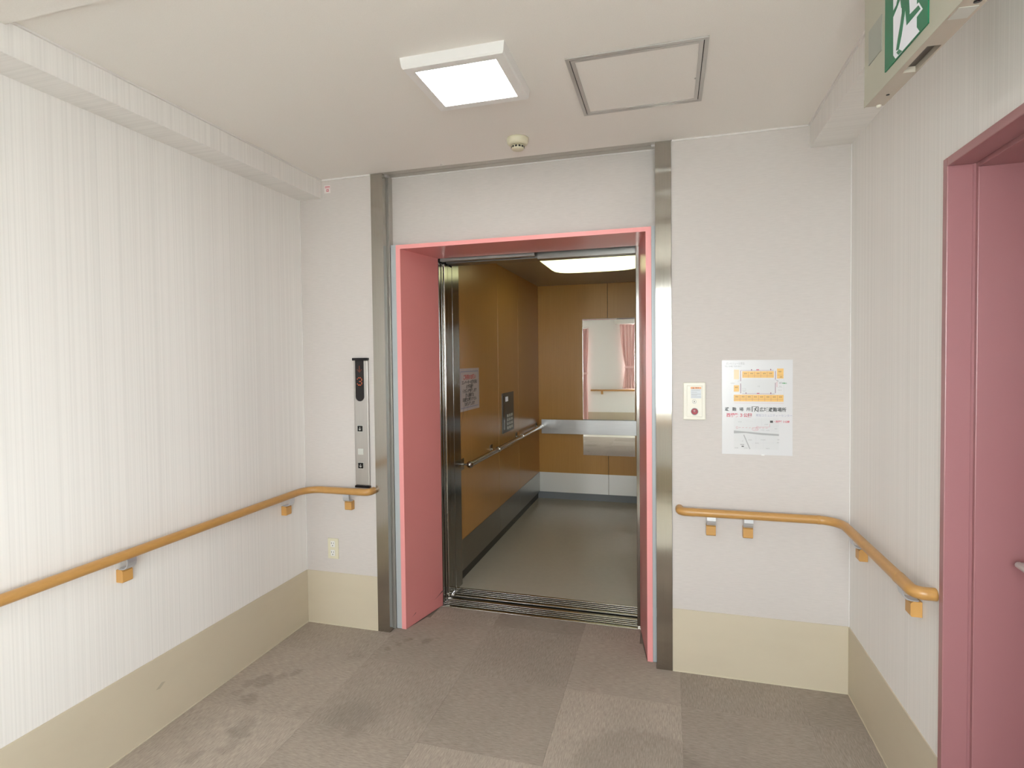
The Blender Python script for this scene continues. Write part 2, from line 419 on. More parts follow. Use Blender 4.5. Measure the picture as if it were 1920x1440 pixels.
# right wall with the door opening cut out
DY0, DY1, DZ = -.851, -1.79, 2.042
RW = XR+.20
struct(MB().box(XR, RW, DY0, 0.66, -.007, ZC, side_paper).box(XR, RW, -2.0, DY1, -.007, ZC, side_paper)
       .box(XR, RW, DY1, DY0, DZ, ZC, side_paper).build('wall_right'), 'right wall in white vertically striped wallpaper')
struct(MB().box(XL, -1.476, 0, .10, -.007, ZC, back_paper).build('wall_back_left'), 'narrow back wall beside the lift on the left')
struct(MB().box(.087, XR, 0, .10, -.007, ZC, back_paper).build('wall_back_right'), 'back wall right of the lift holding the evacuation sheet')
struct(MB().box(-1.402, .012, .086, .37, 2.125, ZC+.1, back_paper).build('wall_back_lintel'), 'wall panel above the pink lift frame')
# unseen dark wall added round the car to keep sky light from leaking in
struct(MB().box(XL, -1.30, .665, .72, -.02, 2.62, dark).box(.27, XR, .665, .72, -.02, 2.62, dark).box(-1.30, .27, .665, .72, 2.30, 2.62, dark)
       .box(XL-.12, XR+.12, .37, .72, 2.62, 2.7, dark).box(XL-.12, XR+.12, .0, .37, 2.6, 2.7, dark).box(XL-.12, RW, .30, .73, -.17, -.121, dark).box(XL-.12, RW, .665, .73, -.121, -.055, dark).box(XL-.12, XL, .30, .73, -.121, -.008, dark).box(XR, RW, .30, .73, -.121, -.008, dark).build('wall_shaft_blocker'))
# corridor walls
front = MB()
xs = sorted([XA, XB] + [v for W in (W1, W2) for v in W[:2]])
for W in (W1, W2):
    front.box(W[0], W[1], YW-.15, YW, -.02, W[2], front_paper)
    front.box(W[0], W[1], YW-.15, YW, W[3], 2.482, front_paper)
for a, b in ((XA, W2[0]), (W2[1], W1[0]), (W1[1], XB)):
    front.box(a, b, YW-.15, YW, -.02, 2.482, front_paper)
struct(front.build('wall_front'), 'window wall behind the camera, seen in the lift mirror')
struct(bx('wall_corridor_left', (XA-.1, XA, YW-.15, YA+.1, -.02, 2.6), back_paper))
cw = MB().box(XB, XB+.15, YW-.15, W3[0], -.02, 2.6, back_paper).box(XB, XB+.15, W3[1], -1.9, -.02, 2.6, back_paper)
cw.box(XB, XB+.15, W3[0], W3[1], -.02, W3[2], back_paper).box(XB, XB+.15, W3[0], W3[1], W3[3], 2.6, back_paper)
struct(cw.build('wall_corridor_right'))
struct(MB().box(XA, XL-.12, YA, YA+.1, -.02, 2.6, back_paper).build('wall_corridor_back'))
struct(MB().box(RW, XB, -2.0, -1.9, -.02, 2.6, back_paper).build('wall_corridor_end'))
# small dark room beyond the pink door
struct(MB().box(RW+.9, RW+.95, -2.0, .7, -.02, 2.6, dark).box(RW, RW+.95, .66, .7, -.02, 2.6, dark).box(RW, RW+.95, -1.9, .7, 2.5, 2.6, dark).build('wall_side_room'))
# side beams under the ceiling
struct(MB().box(XL, -1.782, -1.5345, -.0005, 2.3985, ZC, side_paper).box(XL, -1.782, YA, -1.5345, 2.3985, 2.4815, side_paper).build('trim_1'), 'boxed beam along the top of the left wall')
struct(MB().box(.670, XR, -1.5345, -.0005, 2.400, ZC, side_paper).box(.670, XR, YA, -1.5345, 2.400, 2.4815, side_paper).build('trim_2'), 'boxed beam along the top of the right wall')
for n, x0, x1, z in ((1, XL, -1.782, 2.3985), (2, .670, XR, 2.400)):   # paper runs across under the beams
    o = MB().box(x0+.0005, x1-.0005, YA+.001, -.001, z-.0012, z-.0002, under_paper).build('underside', bpy.data.objects['trim_%d' % n])
# ceiling beads
struct(MB().box(-1.782, -1.774, -1.53, -.009, ZC-.007, ZC, bead_m).build('trim_3'))
struct(MB().box(.662, .670, -1.53, -.009, ZC-.007, ZC, bead_m).build('trim_4'))
struct(MB().box(-1.782, -1.478, -.008, -.0005, ZC-.007, ZC, bead_m).build('trim_5'))
struct(MB().box(.090, .670, -.008, -.0005, ZC-.007, ZC, bead_m).build('trim_6'))
struct(MB().box(XL+.0005, XL+.004, -.004, -.0005, .301, 2.398, bead_m).build('trim_7'))
struct(MB().box(XR-.004, XR-.0005, -.004, -.0005, .301, 2.400, bead_m).build('trim_8'))
# baseboards
def baseboard(name, b, edge):
    o = struct(bx(name, b, base_m), 'tall beige vinyl baseboard')
    x0, x1, y0, y1, z0, z1 = b
    MB().box(*edge, base_edge).build('floor_joint', o)
    return o
baseboard('baseboard_left', (XL, XL+.004, YA, -.0005, 0, .3005), (XL+.004, XL+.0065, YA, -.005, 0, .005))
bsc = MB(); xq = XL+.0042
bsc.add([(xq, -.990, .172), (xq, -.970, .168), (xq, -.945, .184), (xq, -.962, .190)], [(0, 1, 2, 3)], mat('grey_brown_smear', (0.44, 0.385, 0.295), 0.6))
bsc.build('scuff_mark', bpy.data.objects['baseboard_left'])
baseboard('baseboard_right', (XR-.004, XR, DY0+.004, -.0005, 0, .3005), (XR-.0065, XR-.004, DY0+.004, -.005, 0, .005))
baseboard('baseboard_back_left', (XL+.0045, -1.4765, -.004, 0, 0, .3005), (XL+.0065, -1.4765, -.0065, -.004, 0, .005))
baseboard('baseboard_back_right', (.0875, XR-.0045, -.004, 0, 0, .3005), (.0875, XR-.0065, -.0065, -.004, 0, .005))
baseboard('baseboard_front', (W2[1]+.001, XB, YW, YW+.004, 0, .3005), (W2[1]+.001, XB, YW+.004, YW+.0065, 0, .005))

# ------------------------------------------------------------------ windows and curtains behind the camera (seen in the mirror; the corridor-end window is added for its light)
def window(n, W, side=False):
    a0, a1, z0, z1 = W; t = .045
    def bb(mb, a, b, d0, d1, c_, d_, m):
        return mb.box(XB+d0, XB+d1, a, b, c_, d_, m) if side else mb.box(a, b, YW-d1, YW-d0, c_, d_, m)
    f = MB(); am = (a0+a1)/2
    bb(f, a0, a0+t, .05, .12, z0, z1, alu_win); bb(f, a1-t, a1, .05, .12, z0, z1, alu_win)
    bb(f, a0+t, a1-t, .05, .12, z0, z0+t, alu_win); bb(f, a0+t, a1-t, .05, .12, z1-t, z1, alu_win)
    bb(f, am-.03, am+.03, .06, .11, z0+t, z1-t, alu_win)
    o = struct(f.build('window_%d' % n))
    for a, b in ((a0+t, am-.03), (am+.03, a1-t)):
        bb(MB(), a, b, .083, .088, z0+t, z1-t, glass).build('pane', o)
    return o
window(1, W1); window(2, W2); window(3, W3, True)
struct(MB().box(XA-20, XB+20, YW-30, YW-.16, -.5, -.15, ground_m).box(XB+.16, XB+20, YW-.16, 10, -.5, -.15, ground_m).build('floor_bounce_ground'))  # unseen pale ground, added to bounce sky light up to the ceiling
def curtain(name, label, x0, x1, zt, zb, ztie, xt, tw):
    """gathered curtain hung from x0..x1, held at ztie round xt with width tw"""
    root = thing(name, label, 'curtain', ((x0+x1)/2, YW+.09, zb), 'pink curtains tied back on the window wall')
    nu, nv = 60, 30; vs = []; fs = []
    for j in range(nv+1):
        z = zt+(zb-zt)*j/nv
        if z >= ztie: k = ((zt-z)/(zt-ztie))**1.6
        else: k = 1-0.55*((ztie-z)/(ztie-zb))
        for i in range(nu+1):
            u = i/nu
            xa = x0+(x1-x0)*u; xb = xt+tw*(u-.5)
            x = xa*(1-k)+xb*k
            y = YW+.09+.022*math.sin(u*2*PI*7)*(1-.35*k)+.006*math.sin(u*31+j*.2)
            vs.append((x, y, z))
    for j in range(nv):
        for i in range(nu):
            a = j*(nu+1)+i; fs.append((a, a+1, a+nu+2, a+nu+1))
    mb = MB(); mb.add(vs, fs, curtain_m, True)
    o = mb.build('cloth', root)
    so = o.modifiers.new('solidify', 'SOLIDIFY'); so.thickness = .003
    MB().box(xt-tw/2-.012, xt+tw/2+.012, YW+.055, YW+.125, ztie-.025, ztie+.025, curtain_m, .012).build('tieback', root)
    return root
curtain('curtain', 'pink curtain tied back at the window edge, right one in the lift mirror', -.95, -.40, 2.235, .835, 1.30, -.725, .22)
curtain('curtain', 'long pink curtain tied back, left one in the lift mirror', -1.86, -1.64, 2.16, .04, 1.17, -1.74, .13)
r1 = tag(bx('curtain_rail', (-1.05, 1.35, YW+.002, YW+.14, 2.245, 2.33), white_paint, None, .004), 'white curtain box above the window seen in the lift mirror', 'curtain rail')
r2 = tag(MB().tube([(-3.7, YW+.07, 2.185), (-1.62, YW+.07, 2.185)], .012, 12, white_paint).build('curtain_rail'), 'thin white curtain rod above the long pink curtain', 'curtain rail')
for o in (): pass

# ------------------------------------------------------------------ wooden handrails
RZ, RR, OFF = .780, .0185, .055
def handrail(label, main, ends, collars, brackets, base):
    root = thing('handrail', label, 'handrail', base)
    MB().tube(main, RR, 20, wood).build('rail', root)
    for e in ends: MB().tube(e, RR*1.03, 20, wood).build('end_cap', root)
    for a, b in collars: MB().tube([a, b], RR*1.06, 20, wood).build('collar', root)
    for p, n in brackets:     # p: point on the wall below the rail, n: unit vector out of the wall
        p = Vector(p); n = Vector(n); t = Vector((-n.y, n.x, 0))
        b = MB()
        w2 = .0205
        prof = [(0.001, .670), (.030, .670), (.033, .674), (.033, .712), (.026, .718), (0.001, .718)]
        b.prism([p+n*d+t*(-w2)+Vector((0, 0, z)) for d, z in prof], t*(2*w2), wood_blk)
        blk = b.build('bracket_block', root)
        s = MB(); w3 = .019; th = .004
        pr = [(.012, .7185), (.030, .7185), (.044, .722), (.053, .732), (.056, .745), (.0555, .7625)]
        outer = [(d, z) for d, z in pr]; inner = [(d-th*.9, z+th*.7 if k < 3 else z+.001) for k, (d, z) in enumerate(pr)]
        inner[-1] = (pr[-1][0]-th, pr[-1][1])
        poly = outer+inner[::-1]
        for k in range(len(pr)-1):
            q = [outer[k], outer[k+1], inner[k+1], inner[k]]
            s.prism([p+n*d+t*(-w3)+Vector((0, 0, z)) for d, z in q], t*(2*w3), bracket_m)
        s.build('bracket_arm', root, fixn=True)
    return root
cr = .09
xl = XL+OFF; yb = -OFF
main = [(xl, YA+.02, RZ), (xl, -.5, RZ)] + arc((xl+cr, yb-cr), cr, PI, PI/2, 10, RZ) + [(-1.54, yb, RZ)]
endL = [(-1.545, yb, RZ), (-1.53, yb, RZ)] + arc((-1.53, yb+.035), .035, -PI/2, 0, 8, RZ)[1:] + [(-1.495, -.002, RZ)]
endL = [(-1.545, yb, RZ), (-1.52, yb, RZ)] + arc((-1.52, yb+.03), .03, -PI/2, 0, 8, RZ)[1:] + [(-1.49, -.001, RZ)]
handrail('long oak handrail on the left wall turning the corner below the lift call panel', main, [endL], [((-1.556, yb, RZ), (-1.540, yb, RZ))],
         [((XL, -1.118, 0), (1, 0, 0)), ((XL, -.19, 0), (1, 0, 0)), ((-1.633, 0, 0), (0, -1, 0))], (-1.87, -.8, .67))
xr = XR-OFF
main = [(.17, yb, RZ), (.4, yb, RZ)] + arc((xr-cr, yb-cr), cr, PI/2, 0, 10, RZ) + [(xr, -.70, RZ)]
e0 = [(.175, yb, RZ), (.150, yb, RZ)] + arc((.150, yb+.03), .03, -PI/2, -PI, 8, RZ)[1:] + [(.12, -.001, RZ)]
e1 = [(xr, -.695, RZ), (xr, -.785, RZ)] + arc((xr+.03, -.785), .03, PI, 1.5*PI, 8, RZ)[1:] + [(XR-.001, -.815, RZ)]
handrail('short oak handrail under the evacuation sheet, bending onto the right wall', main, [e0, e1], [((.186, yb, RZ), (.172, yb, RZ)), ((.690, yb, RZ), (.704, yb, RZ)), ((xr, -.69, RZ), (xr, -.705, RZ))],
         [((.258, 0, 0), (0, -1, 0)), ((.416, 0, 0), (0, -1, 0)), ((XR, -.213, 0), (-1, 0, 0)), ((XR, -.706, 0), (-1, 0, 0))], (.45, -.05, .67))
hf = thing('handrail', 'oak handrail under the windows, seen only in the lift mirror', 'handrail', (0, YW+.055, .76))
MB().tube([(-1.60, YW+.055, .79), (XB-.1, YW+.055, .79)], .019, 14, wood).build('rail', hf)
for x in (-1.35, -.45, .45, 1.35):
    MB().box(x-.02, x+.02, YW+.001, YW+.06, .70, .78, wood_blk, .006).build('bracket_block', hf)

# ------------------------------------------------------------------ fire shutter guides in steel
def guide(label, xf0, xf1, s):
    """s = +1: groove opens to +x (left post); -1: to -x (right post)"""
    root = thing('shutter_guide_rail', label, 'guide rail', ((xf0+xf1)/2, .04, 0))
    xi = xf1 if s > 0 else xf0; xo = xf0 if s > 0 else xf1
    MB().box(xo, xi, -.006, .030, 0, ZC-.0015, steel).build('front_flange', root)
    MB().box(xo, xi+(.010 if s > 0 else 0), .045, .0855, 0, ZC-.0015, head_m).build('rear_flange', root)
    MB().box(xo, xi-s*.030, .030, .045, 0, ZC-.0015, maroon_gap).build('slot', root)
    return root
guide('tall brushed steel shutter guide post left of the pink lift frame', -1.475, -1.404, 1)
guide('tall bright steel shutter guide post right of the pink lift frame', .0145, .086, -1)
hs = thing('shutter_head_slot', 'steel shutter slot across the ceiling above the lift', 'shutter slot', (-.69, .04, ZC))
MB().box(-1.476, .087, -.008, .032, ZC-.001, ZC+.06, head_m).build('front_flange', hs)
MB().box(-1.476, .087, .037, .0855, ZC-.001, ZC+.06, head_m).build('rear_flange', hs)
MB().box(-1.476, .087, .032, .037, ZC+.03, ZC+.06, dark).build('slot', hs)
for x in (-1.398, .006): MB().box(x-.010, x+.010, .020, .050, ZC-.012, ZC, alu, .002).build('end_stop', hs)
struct(MB().box(-1.402, -1.396, .080, .0855, 2.127, ZC-.006, bead_m).box(-1.396, .012, .080, .0855, ZC-.006, ZC, bead_m).build('trim_9'), 'white bead round the panel above the lift')

# ------------------------------------------------------------------ pink lift frame
fr = thing('doorway_surround', 'deep pink painted frame round the open lift doorway', 'door frame', (-.68, .2, 0))
ZS = 2.100
def poly_z(pts, z0, z1, m): return MB().prism([(x, y, z0) for x, y in pts], (0, 0, z1-z0), m)
j = poly_z([(-1.334, .0515), (-1.256, .388), (-1.290, .388), (-1.36, .0515)], 0, ZS, pink); j.box(-1.36, -1.334, .050, .0515, 0, ZS+.022, pink_lit_face); j.build('jamb', fr)
j = poly_z([(-.032, .0515), (-.006, .0515), (-.045, .388), (-.082, .388)], 0, ZS, pink); j.box(-.032, -.006, .050, .0515, 0, ZS+.022, pink_lit_face); j.build('jamb', fr)
h = MB().prism([(-1.36, .0515, ZS), (-.006, .0515, ZS), (-.045, .388, ZS), (-1.29, .388, ZS)], (0, 0, .022), pink); h.box(-1.334, -.032, .050, .0515, ZS, ZS+.022, pink_lit_face); h.build('head', fr)
MB().box(-1.3905, -1.3605, .0525, .0595, 0, ZS+.024, seal).build('side_strip', fr)['label'] = 'pale grey strip along the pink frame'
MB().box(-.0055, .0125, .053, .060, 0, ZS+.024, seal).build('side_strip', fr)['label'] = 'pale grey strip along the pink frame'
mk = mat('black_scuff', (0.10, 0.045, 0.04), 0.6)
def jx(y): return -1.334+(y-.0515)/(.388-.0515)*(.078)+.0006
for ya, za, yb_, zb_, w_ in ((.30, .062, .385, .085, .006), (.33, .070, .385, .090, .004), (.10, .046, .135, .058, .005)):
    sm = MB(); sm.add([(jx(ya), ya, za), (jx(yb_), yb_, zb_-w_/2), (jx(yb_), yb_, zb_+w_/2)], [(0, 1, 2)], mk)
    sm.build('scuff_mark', fr)

# landing door leaves and head
HX = -1.2515
lv = thing('elevator_door_leaf', 'steel landing door leaf slid open, nearer edge beside the pink jamb', 'lift door', (-1.5, .41, 0), 'slid open lift door leaves')
MB().box(-1.86, HX-.004, .397, .424, .008, 2.08, steel_dk, .002).build('panel', lv)
lv = thing('elevator_door_leaf', 'steel landing door leaf slid open, second edge behind the pink jamb', 'lift door', (-1.5, .45, 0), 'slid open lift door leaves')
MB().box(-1.86, HX-.002, .434, .462, .008, 2.08, steel_dk, .002).build('panel', lv)
lv = thing('elevator_door_leaf', 'bright-edged steel car door leaf slid open, third edge from the pink jamb', 'lift door', (-1.5, .51, 0), 'slid open lift door leaves')
MB().box(-1.86, HX+.004, .466, .476, .012, 2.08, chrome, .002).build('edge_strip', lv)
MB().box(-1.86, HX, .478, .53, .012, 2.08, steel_dk, .002).build('panel', lv)
lv = thing('elevator_door_leaf', 'steel car door leaf slid open, edge nearest the brown car wall', 'lift door', (-1.5, .56, 0), 'slid open lift door leaves')
MB().box(-1.86, HX-.002, .535, .60, .012, 2.08, steel_dk, .002).build('panel', lv)
sj = tag(MB().box(-.0985, -.079, .3895, .44, 0, 2.13, steel_dk, .003).build('strike_jamb'), 'narrow bright steel jamb strip at the right of the lift opening', 'door jamb')
hd = thing('elevator_door_header', 'dark steel door track header under the pink lift frame top', 'door header', (-.67, .45, 2.07))
MB().box(-1.25, -.667, .405, .440, 2.086, 2.135, track_m, .001).build('track_cover', hd)
MB().box(-.660, -.0995, .452, .490, 2.074, 2.135, track_m, .001).build('track_cover', hd)
MB().box(-1.25, -.0995, .50, .60, 2.088, 2.135, track_m, .001).build('car_track', hd)
MB().box(-1.25, -.0995, .3895, .60, 2.136, 2.16, dark).build('back_plate', hd)
# sills
sl = thing('elevator_sill', 'grooved metal landing sill under the lift door', 'door sill', (-.67, .43, -.02))
MB().box(-1.262, -.078, .3725, .50, -.020, -.012, dark).build('base', sl)
for y0, y1 in ((.3725, .394), (.408, .416), (.430, .438), (.452, .460), (.474, .500)):
    MB().box(-1.262, -.078, y0, y1, -.012, .001, sill_m, .0015).build('ridge', sl)
sl = thing('elevator_sill', 'grooved metal car sill at the edge of the grey car floor', 'door sill', (-.67, .60, -.02))
MB().box(-1.262, -.078, .53, .658, -.020, -.012, dark).build('base', sl)
for y0, y1 in ((.530, .552), (.567, .576), (.592, .600), (.616, .624), (.640, .658)):
    MB().box(-1.262, -.078, y0, y1, -.012, .001, sill_m, .0015).build('ridge', sl)
MB().box(-1.262, -.078, .50, .53, -.05, -.04, dark).build('gap', sl)

# ------------------------------------------------------------------ the lift car
CX0, CX1, CY0, CY1, CZ = -1.265, .235, .66, 3.08, 2.267
car = thing('elevator_car', 'open lift car with tan laminate walls and grey floor', 'lift car', ((CX0+CX1)/2, 1.9, 0))
bx('floor_sheet', (CX0-.02, CX1+.02, CY0, CY1+.02, -.05, 0), car_floor_m, car)
ZK0, ZK1 = .075, .285
for a, b in ((.722, 1.617), (1.621, 2.248), (2.252, CY1+.0195)):
    bx('side_panel', (CX0-.02, CX0, a, b, ZK0, CZ-.001), laminate, car, .001)
    bx('side_panel', (CX1, CX1+.02, a, b, ZK0, CZ-.001), laminate, car, .001)
    bx('kick_plate', (CX0+.0005, CX0+.003, a, b, ZK0+.001, ZK1), kick_m, car)
    bx('kick_plate', (CX1-.003, CX1-.0005, a, b, ZK0+.001, ZK1), kick_m, car)
for y in (1.619, 2.250): bx('seam_strip', (CX0-.012, CX0+.0028, y-.0018, y+.0018, ZK0+.001, ZK1), dull_steel, car)
for a, b in ((CX0, -.532), (-.528, CX1)):
    bx('rear_panel', (a, b, CY1, CY1+.02, ZK0, CZ-.001), laminate, car, .001)
    bx('kick_plate', (a+.004 if a == CX0 else a, b-.004 if b == CX1 else b, CY1-.003, CY1-.0005, ZK0+.001, ZK1), kick_rear_bright, car)
bx('shell', (CX0-.024, CX0-.021, .73, CY1+.03, .001, CZ), dark, car)  # unseen dark sheets added behind the panels to stop sky light leaking
bx('shell', (CX1+.021, CX1+.024, .73, CY1+.03, .001, CZ), dark, car)
bx('shell', (CX0-.02, CX1+.02, CY1+.0255, CY1+.03, .001, CZ), dark, car)
bx('plinth', (CX0-.0205, CX0-.018, CY0+.06, CY1+.02, 0, ZK0-.001), plinth_dk, car)
bx('plinth', (CX1+.018, CX1+.0205, CY0+.06, CY1+.02, 0, ZK0-.001), plinth_dk, car)
bx('plinth', (CX0-.018, CX1+.018, CY1+.012, CY1+.024, 0, ZK0-.001), plinth_m, car)
bx('roof_panel', (CX0-.03, CX1+.03, CY0, CY1+.03, CZ, CZ+.03), car_ceil, car)
bx('front_column', (CX0-.02, HX-.002, .605, .720, 0, CZ-.001), steel_dk, car, .001)
bx('front_return', (-.078, CX1+.02, .66, .720, 0.002, CZ-.001), steel_dk, car, .001)
bx('front_transom', (HX, -.08, .66, .720, 2.12, CZ-.001), steel_dk, car, .001)
# dome lamp
dl = thing('car_ceiling_light', 'glowing pale yellow curved ceiling light inside the lift car', 'ceiling light', (-.51, 1.78, CZ))
mb = MB(); nx, ny = 18, 10; vs = []; fs = []
hx, hy = .385, .245
for jn in range(ny+1):
    for i in range(nx+1):
        u = -1+2*i/nx; v = -1+2*jn/ny
        e = (1-abs(u)**6)**.5 if abs(u) < 1 else 0
        dz = .012+.050*((1-abs(u)**5)*(1-abs(v)**4))**.6
        vs.append((-.505+hx*u, 1.78+hy*v, CZ-dz))
for jn in range(ny):
    for i in range(nx): a = jn*(nx+1)+i; fs.append((a, a+nx+1, a+nx+2, a+1))
mb.add(vs, fs, dome_m, True)
mb.build('diffuser', dl)
MB().box(-.505-hx, -.505+hx, 1.78-hy, 1.78+hy, CZ-.012, CZ-.0005, lamp_white).build('base_plate', dl)
# mirror
mi = thing('wall_mirror', 'tall mirror on the rear wall of the lift car', 'mirror', (-.523, CY1-.01, .484))
bx('glass', (-.787, -.260, CY1-.008, CY1-.0005, .487, 1.901), mirror_m, mi)
fm = MB()
for b in ((-.790, -.787, .484, 1.904), (-.260, -.257, .484, 1.904)): fm.box(b[0], b[1], CY1-.010, CY1-.0005, b[2], b[3], chrome)
fm.box(-.787, -.260, CY1-.010, CY1-.0005, .484, .487, chrome).box(-.787, -.260, CY1-.010, CY1-.0005, 1.901, 1.904, chrome)
fm.build('edge', mi)
# rear steel rail plate
rb = thing('bumper_rail', 'flat wide steel rail across the mirror on the rear car wall', 'handrail', (-.5, CY1-.03, .70))
MB().box(-1.228, .20, CY1-.045, CY1-.038, .704, .855, steel_h, .002).build('plate', rb)
for x in (-1.15, -.85, -.2, .12): MB().box(x-.02, x+.02, CY1-.038, CY1-.0105, .75, .81, chrome).build('stud', rb)
# side handrail
hr = thing('car_handrail', 'round steel handrail on the left wall of the lift car', 'handrail', (CX0+.03, 1.9, .76))
hx_ = CX0+.058
MB().tube([(hx_, .77, .792), (hx_, 2.98, .792)], .019, 16, dull_steel).build('rail', hr)
MB().lathe([(0.0005, -.024), (.014, -.020), (.022, -.008), (.024, 0), (.022, .008), (.0005, .02)], (hx_, .765, .792), 'y', 20, dull_steel).build('end_knob', hr)
for y in (.765, 1.40, 2.15, 2.94):
    b = MB().box(CX0+.0005, CX0+.006, y-.028, y+.028, .755, .83, dull_steel, .001)
    b.tube([(CX0+.005, y, .792), (hx_-.012, y, .792)], .006, 10, dull_steel)
    b.build('bracket', hr)
    if y > .8: MB().tube([(hx_, y-.012, .792), (hx_, y+.012, .792)], .022, 16, dull_steel).build('ring', hr)
MB().tube([(hx_, 2.978, .792), (hx_, 3.0, .792), (hx_, 3.031, .79)], .018, 14, dull_steel).build('end_piece', hr)
# control panel for wheelchair users
cp = thing('car_control_panel', 'low dark steel control panel above the car handrail', 'control panel', (CX0+.004, 1.88, .872))
bx('plate', (CX0+.0005, CX0+.006, 1.703, 2.06, .872, 1.209), mat('dark_panel_steel', (0.13, 0.125, 0.115), 0.38, metal=0.5), cp, .001)
bx('display', (CX0+.006, CX0+.0085, 1.80, 1.87, 1.135, 1.175), sign_white, cp)
bx('slot_strip', (CX0+.006, CX0+.0075, 1.735, 1.765, .90, 1.19), black_pl, cp)
for k in range(4):
    for q in range(3): bx('button', (CX0+.006, CX0+.010, 1.84+q*.065, 1.88+q*.065, .895+k*.034, .920+k*.034), grey_pl, cp, .002)
# notice in the car
nt = thing('wall_notice', 'framed white notice with a red heading on the brown car wall', 'notice', (CX0+.002, .93, 1.14))
NY0, NY1, NZ0, NZ1 = .735, 1.132, 1.143, 1.434
bx('sheet', (CX0+.0005, CX0+.0018, NY0, NY1, NZ0, NZ1), mat('notice_paper', (0.60, 0.54, 0.54), 0.4), nt)
p = MB(); xx = CX0+.0022
for a, b, c_, d in ((NY0+.02, NY1-.02, NZ1-.026, NZ1-.018), (NY0+.02, NY1-.02, NZ0+.018, NZ0+.026), (NY0+.02, NY0+.026, NZ0+.026, NZ1-.026), (NY1-.026, NY1-.02, NZ0+.026, NZ1-.026)):
    p.box(xx-.0003, xx, a, b, c_, d, ink_blue)
cy = (NY0+NY1)/2
p.text('ご利用のお願い', (xx, cy, NZ1-.063), (0, 1, 0), (0, 0, 1), .036, ink_red2, off=.0012)
for k, s_ in enumerate(('エレベーターの御利用は', '必ず職員が', '付き添い操作致します', '御入居者様は', '職員迄お声掛け下さい', 'お願い致します')):
    p.text(s_, (xx, cy, NZ1-.098-k*.030), (0, 1, 0), (0, 0, 1), .028, ink, off=.001)
p.build('print', nt)

# ------------------------------------------------------------------ hall call panel
hp = thing('hall_call_panel', 'tall brushed steel lift call panel with black floor display', 'call panel', (-1.553, -.01, .80))
PX0, PX1 = -1.594, -1.508
MB().box(PX0, PX1, -.014, -.0005, .806, 1.495, steel_hall, .004).build('body', hp)
MB().box(PX0-.007, PX1+.003, -.018, -.0005, 1.495, 1.509, black_pl, .002).build('top_cap', hp)
MB().box(PX0-.003, PX1+.003, -.018, -.0005, .794, .806, black_pl, .002).build('bottom_cap', hp)
d = MB(); dx0, dx1 = -1.583, -1.531; cx = (dx0+dx1)/2; rw = (dx1-dx0)/2
pts = [(dx0, -.0143, 1.495), (dx1, -.0143, 1.495), (dx1, -.0143, 1.271+rw)] + [(cx+rw*math.cos(a), -.0143, 1.271+rw+rw*math.sin(a)) for a in [-PI*k/12 for k in range(1, 12)]] + [(dx0, -.0143, 1.271+rw)]
d.prism(pts, (0, -.0017, 0), black_pl)
dsp = d.build('display_window', hp)
ch = MB(); yy = -.0163
def dot_glyph(mb, rows, cx, cz, st, r, m):
    for j_, row in enumerate(rows):
        for i_, c_ in enumerate(row):
            if c_ != '.':
                x = cx+(i_-(len(row)-1)/2)*st; z = cz-(j_-(len(rows)-1)/2)*st
                mb.add([(x-r, yy, z-r), (x+r, yy, z-r), (x+r, yy, z+r), (x-r, yy, z+r)], [(0, 1, 2, 3)], m)
dot_glyph(ch, ['..#..', '..#..', '..#..', '#.#.#', '.###.', '..#..'], cx, 1.447, .0062, .0022, amber_dim)
ch.build('direction_arrow', dsp)
ch = MB()
dot_glyph(ch, ['.###.', '#...#', '....#', '..##.', '....#', '#...#', '.###.'], cx, 1.380, .0066, .0025, amber)
ch.build('floor_number', dsp)
for z in (1.121, .917):
    c0 = -1.5585
    b = MB().box(c0-.018, c0+.018, -.0165, -.014, z-.018, z+.018, grey_pl, .001).build('button', hp)
    q = MB().box(c0-.0155, c0+.0155, -.0195, -.0165, z-.0155, z+.0155, black_pl, .002)
    q.box(c0-.0012, c0+.0012, -.0202, -.0195, z-.009, z+.009, grey_pl)
    q.prism([(c0-.008, -.0195, z-.001), (c0-.0055, -.0195, z-.001), (c0, -.0195, z-.007), (c0+.0055, -.0195, z-.001), (c0+.008, -.0195, z-.001), (c0, -.0195, z-.0105)], (0, -.0007, 0), grey_pl)
    q.build('arrow_face', b)
MB().box(-1.576, -1.542, -.0155, -.014, .977, 1.010, grey_pl, .001).build('key_cover', hp)

# outlet
ol = thing('wall_outlet', 'ivory double socket outlet low on the back wall left of the lift', 'outlet', (-1.751, -.004, .379))
MB().box(-1.785, -1.717, -.006, -.0005, .379, .495, ivory, .003).build('plate', ol)
for z in (.463, .413):
    s_ = MB().box(-1.765, -1.738, -.0085, -.006, z-.017, z+.017, white_paint, .002).build('socket', ol)
    q = MB().box(-1.7600, -1.7580, -.0092, -.0085, z, z+.010, dark).box(-1.7475, -1.7455, -.0092, -.0085, z, z+.010, dark).box(-1.7545, -1.7495, -.0092, -.0085, z-.011, z-.006, dark)
    q.build('slots', s_)
# sticker near the ceiling
st = thing('wall_sticker', 'tiny white and red sticker near the ceiling in the left corner', 'sticker', (-1.745, -.001, 2.424))
bx('label_sheet', (-1.764, -1.725, -.0012, -.0003, 2.424, 2.468), mat('sticker_paper', (0.72, 0.66, 0.64), 0.4), st)
ps = MB()
for z0, z1 in ((2.458, 2.462), (2.452, 2.455)): ps.box(-1.760, -1.729, -.0015, -.0012, z0, z1, ink_red)
ps.box(-1.751, -1.736, -.0015, -.0012, 2.432, 2.446, ink_red).box(-1.747, -1.740, -.0017, -.0015, 2.436, 2.442, mat('sticker_paper', (0.72, 0.66, 0.64)))
ps.build('print', st)

